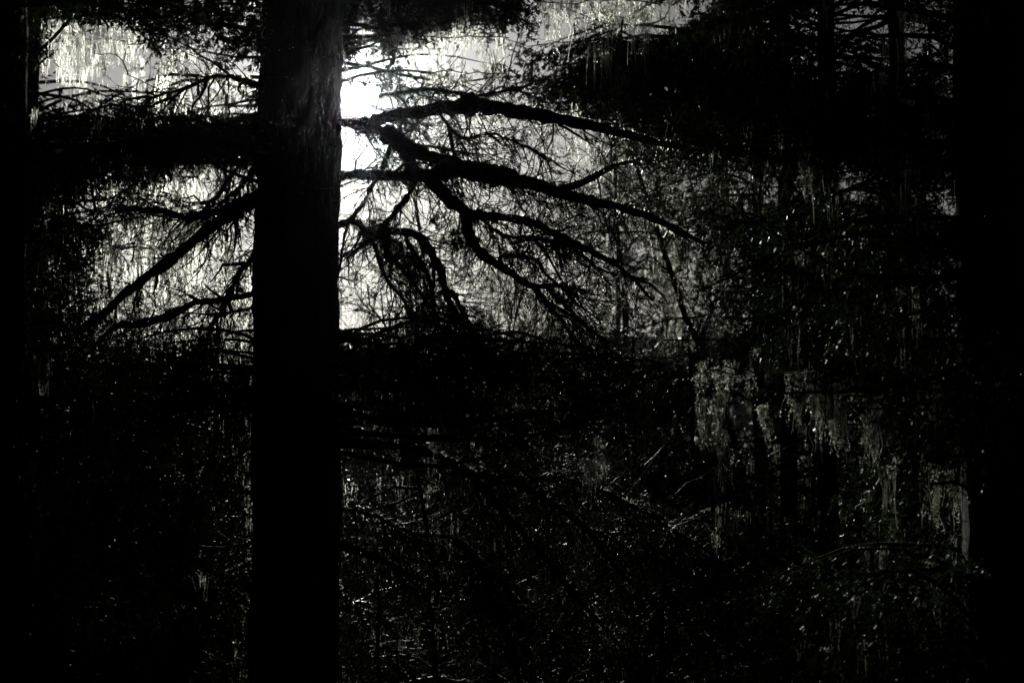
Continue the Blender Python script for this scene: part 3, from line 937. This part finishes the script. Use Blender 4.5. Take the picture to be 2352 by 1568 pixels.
# ------------------------------------------------------------------ leafless shrubs low between the trees
def shrub(label, x, d, ty, n, spread):
    foot = ground_pt(x, d)
    foot[2] += 0.1
    H = at(x, ty, d)[2] - foot[2]
    t = thing('leafless_shrub', label, 'shrub', foot, 'leafless shrubs under the trees')
    mb = MB()
    dirs = np.stack([rng.normal(0, spread, n), rng.normal(0, spread, n), np.ones(n)], -1)
    g1 = grow(np.repeat(foot[None], n, 0) + rvec(n) * np.array([.12, .12, 0]), dirs, H * rng.uniform(0.6, 1.45, n), 10, 0.45, 0.05)
    tubes(mb, g1, np.linspace(1, 0.3, 10)[None] * rng.uniform(0.006, 0.013, n)[:, None], 5)
    mb.build('stems', M['twig'], t, 'stuff', True)
    tw = MB()
    b, tn, i, tt = along(g1, 10, 0.2, 1.0)
    g2 = grow(b, splay(tn, 0.6, 1.6), rng.uniform(0.2, 0.9, len(b)), 7, 0.6, 0.05)
    tubes(tw, g2, np.linspace(1, 0.35, 7)[None] * rng.uniform(0.004, 0.008, len(g2))[:, None], 3)
    b, tn, i, tt = along(g2, 3, 0.1, 1.0)
    g3 = grow(b, splay(tn, 0.5, 1.3), rng.uniform(0.1, 0.4, len(b)), 3, 0.55, 0.1)
    tubes(tw, g3, np.linspace(1, 0.4, 3)[None] * rng.uniform(0.002, 0.0036, len(g3))[:, None], 3)
    tw.build('twigs', M['twig'], t, 'stuff', True)
    cr = MB()
    fuzz(cr, g2, np.full((len(g2), 7), 0.0045), 22, 0.007, 0.024, 0.0036)
    fuzz(cr, g3, np.full((len(g3), 3), 0.0025), 6, 0.006, 0.018, 0.0028)
    cr.build('lichen_crust', M['crust'], t, 'stuff')


SHRUB = [
    ('leafless shrub of tangled pale twigs right of the thick trunk', 860, 14.5, 950, 30, .9),
    ('leafless shrub of tangled twigs behind the slanting dark limbs', 1050, 13.5, 1030, 30, .95),
    ('leafless shrub between the slanting limbs near the bottom', 1230, 12.8, 1110, 28, .95),
    ('leafless shrub under the broad young conifer', 1400, 13.5, 1080, 24, .95),
    ('leafless shrub at the left foot of the thick trunk', 520, 14.0, 1000, 20, .6),
    ('leafless shrub low under the lichen beards', 1760, 11.0, 1170, 18, .4),
    ('leafless shrub low beside the right edge trunk', 2010, 11.0, 1250, 16, .4),
]
for a in SHRUB:
    shrub(*a)


# ------------------------------------------------------------------ hanging lichen one can pick out
def lichen_thing(label, x0, x1, y, len_px, d, n, strands, tip=0.35, wid=0.0045):
    base = at((x0 + x1) / 2, y, d)
    o = thing('hanging_lichen', label, 'lichen', base, 'lichen hanging from the boughs')
    n = max(1, n)
    xs = np.linspace(x0, x1, n) + rng.normal(0, (x1 - x0) / n * 0.5, n) if n > 1 else np.array([(x0 + x1) / 2.0])
    u = (xs - x0) / max(1.0, x1 - x0) - 0.5
    ph = rng.uniform(0, 6.28)
    b = at(xs, y + rng.normal(0, len_px * 0.20, n) + len_px * 0.15 * np.sin(u * 5 + ph), d + rng.normal(0, 0.10, n))
    mb = MB()
    L = len_px * KPX * d * rng.uniform(0.3, 1.3, n) * (0.85 + 0.4 * np.sin(u * 7 + ph * 2))
    beards(mb, b, L, max(6, int(strands * 0.36)), 0.021, wid * 1.2, 18, 7, 0.10, 0.95)
    mb.build('strands', M['lichen'], o, 'stuff')
    tg = MB()
    pth = at(np.linspace(x0 - 25, x1 + 25, 10), y - 3 + np.cumsum(rng.normal(0, 4, 10)), d + np.cumsum(rng.normal(0, 0.02, 10)))
    tubes(tg, pth[None], np.full((1, 10), 0.006), 5, 0.1)
    tg.build('twig', M['limb'], o)


LICH = [
    ('leftmost group of pale lichen beards on the right, short and ragged', 1598, 1676, 852, 70, 9.6, 6, 30),
    ('thin ragged lichen tassel right of the leftmost group', 1694, 1736, 850, 85, 9.7, 5, 18),
    ('two long yellowish lichen beards hanging below the leftmost group', 1608, 1672, 934, 150, 9.5, 5, 44),
    ('single carrot-shaped lichen beard tapering to one point', 1752, 1760, 922, 95, 9.5, 2, 80),
    ('broad fringed lichen curtain in the middle of the row', 1816, 1884, 874, 105, 9.4, 7, 46),
    ('wide ragged lichen beard right of the broad fringe', 1908, 1978, 930, 115, 9.3, 6, 44),
    ('long narrow lichen beard near the right end of the row', 1998, 2012, 956, 120, 9.2, 3, 50),
    ('small stubby lichen beard at the right end of the row', 2048, 2062, 1050, 60, 9.2, 2, 40),
    ('dim lichen drapes low beside the right edge trunk', 2138, 2196, 1100, 90, 9.0, 4, 34),
    ('bright lichen tassel hanging alone high on the right', 1838, 1866, 352, 85, 9.8, 5, 40),
    ('greenish square lichen drape among the dark boughs below the centre', 1340, 1390, 1050, 70, 10.5, 7, 34),
    ('long glowing lichen curtain at the very upper left', 105, 225, 56, 100, 16.0, 50, 20),
    ('glowing lichen curtain next to the upper left one', 220, 335, 52, 100, 16.5, 44, 18),
    ('glowing lichen curtain below the two at the upper left', 130, 330, 104, 90, 17.5, 40, 18),
    ('ragged lichen fringe left of the thick trunk at the height of the sun', 470, 575, 190, 70, 16.0, 22, 18),
    ('pale lichen drapes under the slanting left limb', 270, 350, 505, 130, 12.2, 14, 24),
    ('bright lichen drapes between the two left limbs', 350, 470, 508, 90, 12.3, 16, 22),
    ('single long lichen strand beside the slanting left limb', 248, 262, 560, 135, 11.0, 3, 26),
    ('tall pale lichen drape close to the left side of the thick trunk', 505, 560, 660, 230, 12.0, 10, 34),
    ('lichen fringe high right of the sun', 912, 962, 84, 75, 14.0, 9, 24),
    ('long lichen fringe under the dark top boughs right of the sun', 985, 1145, 82, 115, 14.2, 28, 22),
    ('lichen fringe above the big limb', 990, 1140, 168, 60, 13.5, 22, 20),
    ('lichen drape hanging from the big limb', 1080, 1200, 262, 75, 11.9, 12, 18),
    ('thick bright lichen drape hanging from the big limb farther out', 1210, 1330, 274, 110, 12.1, 16, 22),
    ('lichen drapes at the top between the dark boughs', 1250, 1490, 8, 95, 13.0, 60, 22),
    ('lichen strands in the middle of the tangled gap', 1120, 1330, 590, 150, 12.8, 20, 12),
    ('lichen strands low in the tangled gap', 1200, 1400, 680, 110, 13.0, 20, 14),
    ('dim lichen fringe far right behind a slanting twig', 1890, 1990, 415, 60, 12.0, 14, 20),
    ('green-lit lichen beard at the bottom left', 352, 392, 1360, 130, 10.0, 5, 34),
]
for a in LICH:
    lichen_thing(*a)

# a cone on a twig
cb = at(1018, 1255, 10.9)
co = thing('conifer_cone', 'small reddish cone hanging on a twig below the centre', 'cone', cb)
mb = MB()
for r_ in range(9):
    f = r_ / 8.0
    rad = 0.022 * math.sin(math.pi * (0.12 + 0.82 * f)) + 0.003
    for k_ in range(8):
        a_ = k_ * math.pi / 4 + r_ * 0.39
        c0 = cb + np.array([0, 0, -0.095 * f])
        o_ = np.array([math.cos(a_), math.sin(a_), 0]); s_ = np.array([-math.sin(a_), math.cos(a_), 0])
        b0 = c0 + o_ * rad * 0.25
        mb.add(np.array([b0 - s_ * 0.006, b0 + s_ * 0.006, c0 + o_ * rad + s_ * 0.007 - np.array([0, 0, 0.012]), c0 + o_ * rad - s_ * 0.007 - np.array([0, 0, 0.012])]), q=[[0, 1, 2, 3]])
mb.build('scales', M['cone'], co, 'stuff')
mb = MB(); tubes(mb, np.array([[cb + np.array([0, 0, 0.05]), cb, cb - np.array([0, 0, 0.09])]]), np.array([[0.004, 0.008, 0.004]]), 8)
mb.build('stalk', M['limb'], co)

# ------------------------------------------------------------------ the wood far behind
fb = MB()
far_tr = MB()
for i in range(230):
    d = rng.uniform(58, 260)
    a = rng.uniform(-0.5, 0.5)
    x = d * math.tan(a); y = d
    z = float(height(x, y))
    H = rng.uniform(5, 10) * (1.0 if d > 90 else 0.7)
    n = 90
    f = rng.random(n) ** 0.8
    rad = (1 - f) * H * 0.22 * np.sqrt(rng.random(n)) + 0.1
    an = rng.uniform(0, 6.28, n)
    p = np.stack([x + rad * np.cos(an), y + rad * np.sin(an), z + 0.2 + f * (H - 0.2)], -1)
    dr = np.stack([np.cos(an), np.sin(an), -0.5 + 0 * an], -1)
    sprays(fb, p, dr, np.full(n, 0.5), 4, 0.75, 0.4)
    tubes(far_tr, np.array([[[x, y, z - 0.3], [x, y, z + H]]]), np.array([[0.16, 0.03]]), 6)
ow = fb.build('far_wood', M['far_leaf'], None, 'stuff')
ow['label'] = 'dark wooded hillside far behind the trees'; ow['category'] = 'wood'
far_tr.build('trunks', M['limb'], ow, 'stuff')

# ------------------------------------------------------------------ unseen wood behind and beside the viewpoint, added to cut the sky fill
wb = MB(); wt = MB()
for i in range(46):
    a = rng.uniform(0.62, 2 * math.pi - 0.62) + SUN_AZ          # leave the side of the sun free
    R = rng.uniform(6, 24)
    x, y = R * math.sin(a), 3.0 + R * math.cos(a)
    if abs(x) < 0.47 * y + 2.2 and y > -1.0:
        continue
    z = float(height(x, y))
    n = 260
    f = rng.random(n)
    an = rng.uniform(0, 6.283, n)
    r = 3.6 * (1.05 - 0.85 * f) * np.sqrt(rng.random(n))
    p = np.stack([x + r * np.cos(an), y + r * np.sin(an), z + 0.5 + f * 16], -1)
    xx, yy, dd = seen(p)
    k = ~((dd > 0.2) & (xx > -420) & (xx < 2770) & (yy > -420) & (yy < 2000)) & (np.linalg.norm(p - CAM, axis=1) > 2.5)
    p, an = p[k], an[k]
    sprays(wb, p, np.stack([np.cos(an), np.sin(an), -0.3 + 0 * an], -1), np.full(len(p), 0.5), 5, 0.8, 0.36)
    tubes(wt, np.array([[[x, y, z - 0.3], [x, y, z + 17]]]), np.array([[0.22, 0.04]]), 8)
p = np.stack([rng.uniform(-9, 9, 2600), rng.uniform(-9, 8.0, 2600), rng.uniform(7.5, 12, 2600)], -1)
xx, yy, dd = seen(p)
p = p[~((dd > 0.2) & (yy > -420))]
sprays(wb, p, rvec(len(p)), np.full(len(p), 0.5), 5, 0.6, 0.24)
ob = wb.build('unseen_shade_wood', M['needle_far'], None, 'stuff')
ob['label'] = 'unseen dark wood added around and above the viewpoint to cut sky fill'; ob['category'] = 'wood'
wt.build('trunks', M['limb'], ob, 'stuff')

# ------------------------------------------------------------------ undergrowth
ug = MB()
n = 15000
ux = rng.uniform(-24, 24, n); uy = rng.uniform(4, 52, n)
kx = np.abs(ux) < uy * 0.45 + 1
ux, uy = ux[kx], uy[kx]
uz = height(ux, uy)
hh = rng.uniform(0.05, 0.9, len(ux)) * (0.4 + 0.8 * (np.sin(ux * 1.3 + uy) * 0.5 + 0.5))
p = np.stack([ux, uy, uz + hh], -1)
sprays(ug, p, rvec(len(p)) + np.array([0, 0, 0.5]), rng.uniform(0.1, 0.28, len(p)), 8, 0.11, 0.034)
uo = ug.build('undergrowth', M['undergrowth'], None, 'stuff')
uo['label'] = 'dark leafy undergrowth covering the slope under the trees'; uo['category'] = 'undergrowth'


# ------------------------------------------------------------------ thin haze, added for the glow around the sun
hz = bpy.data.meshes.new('haze')
hx0, hx1, hy0, hy1, hz0, hz1 = -320.0, 320.0, -80.0, 560.0, -14.0, 70.0
hz.from_pydata([(hx0, hy0, hz0), (hx1, hy0, hz0), (hx1, hy1, hz0), (hx0, hy1, hz0), (hx0, hy0, hz1), (hx1, hy0, hz1), (hx1, hy1, hz1), (hx0, hy1, hz1)], [],
               [(0, 3, 2, 1), (4, 5, 6, 7), (0, 1, 5, 4), (1, 2, 6, 5), (2, 3, 7, 6), (3, 0, 4, 7)])
m, nt, out = new_mat('sun_glow_haze')
pv = nt.nodes.new("ShaderNodeVolumePrincipled")
pv.inputs['Color'].default_value = (0.96, 0.98, 1.0, 1)
pv.inputs['Density'].default_value = 0.00012
pv.inputs['Anisotropy'].default_value = 0.968
nt.links.new(pv.outputs[0], out.inputs['Volume'])
hz.materials.append(m)
ho = bpy.data.objects.new('haze', hz)
COL.objects.link(ho)
ho['kind'] = 'stuff'; ho['label'] = 'thin pale haze added to give the low sun its glow'; ho['category'] = 'haze'
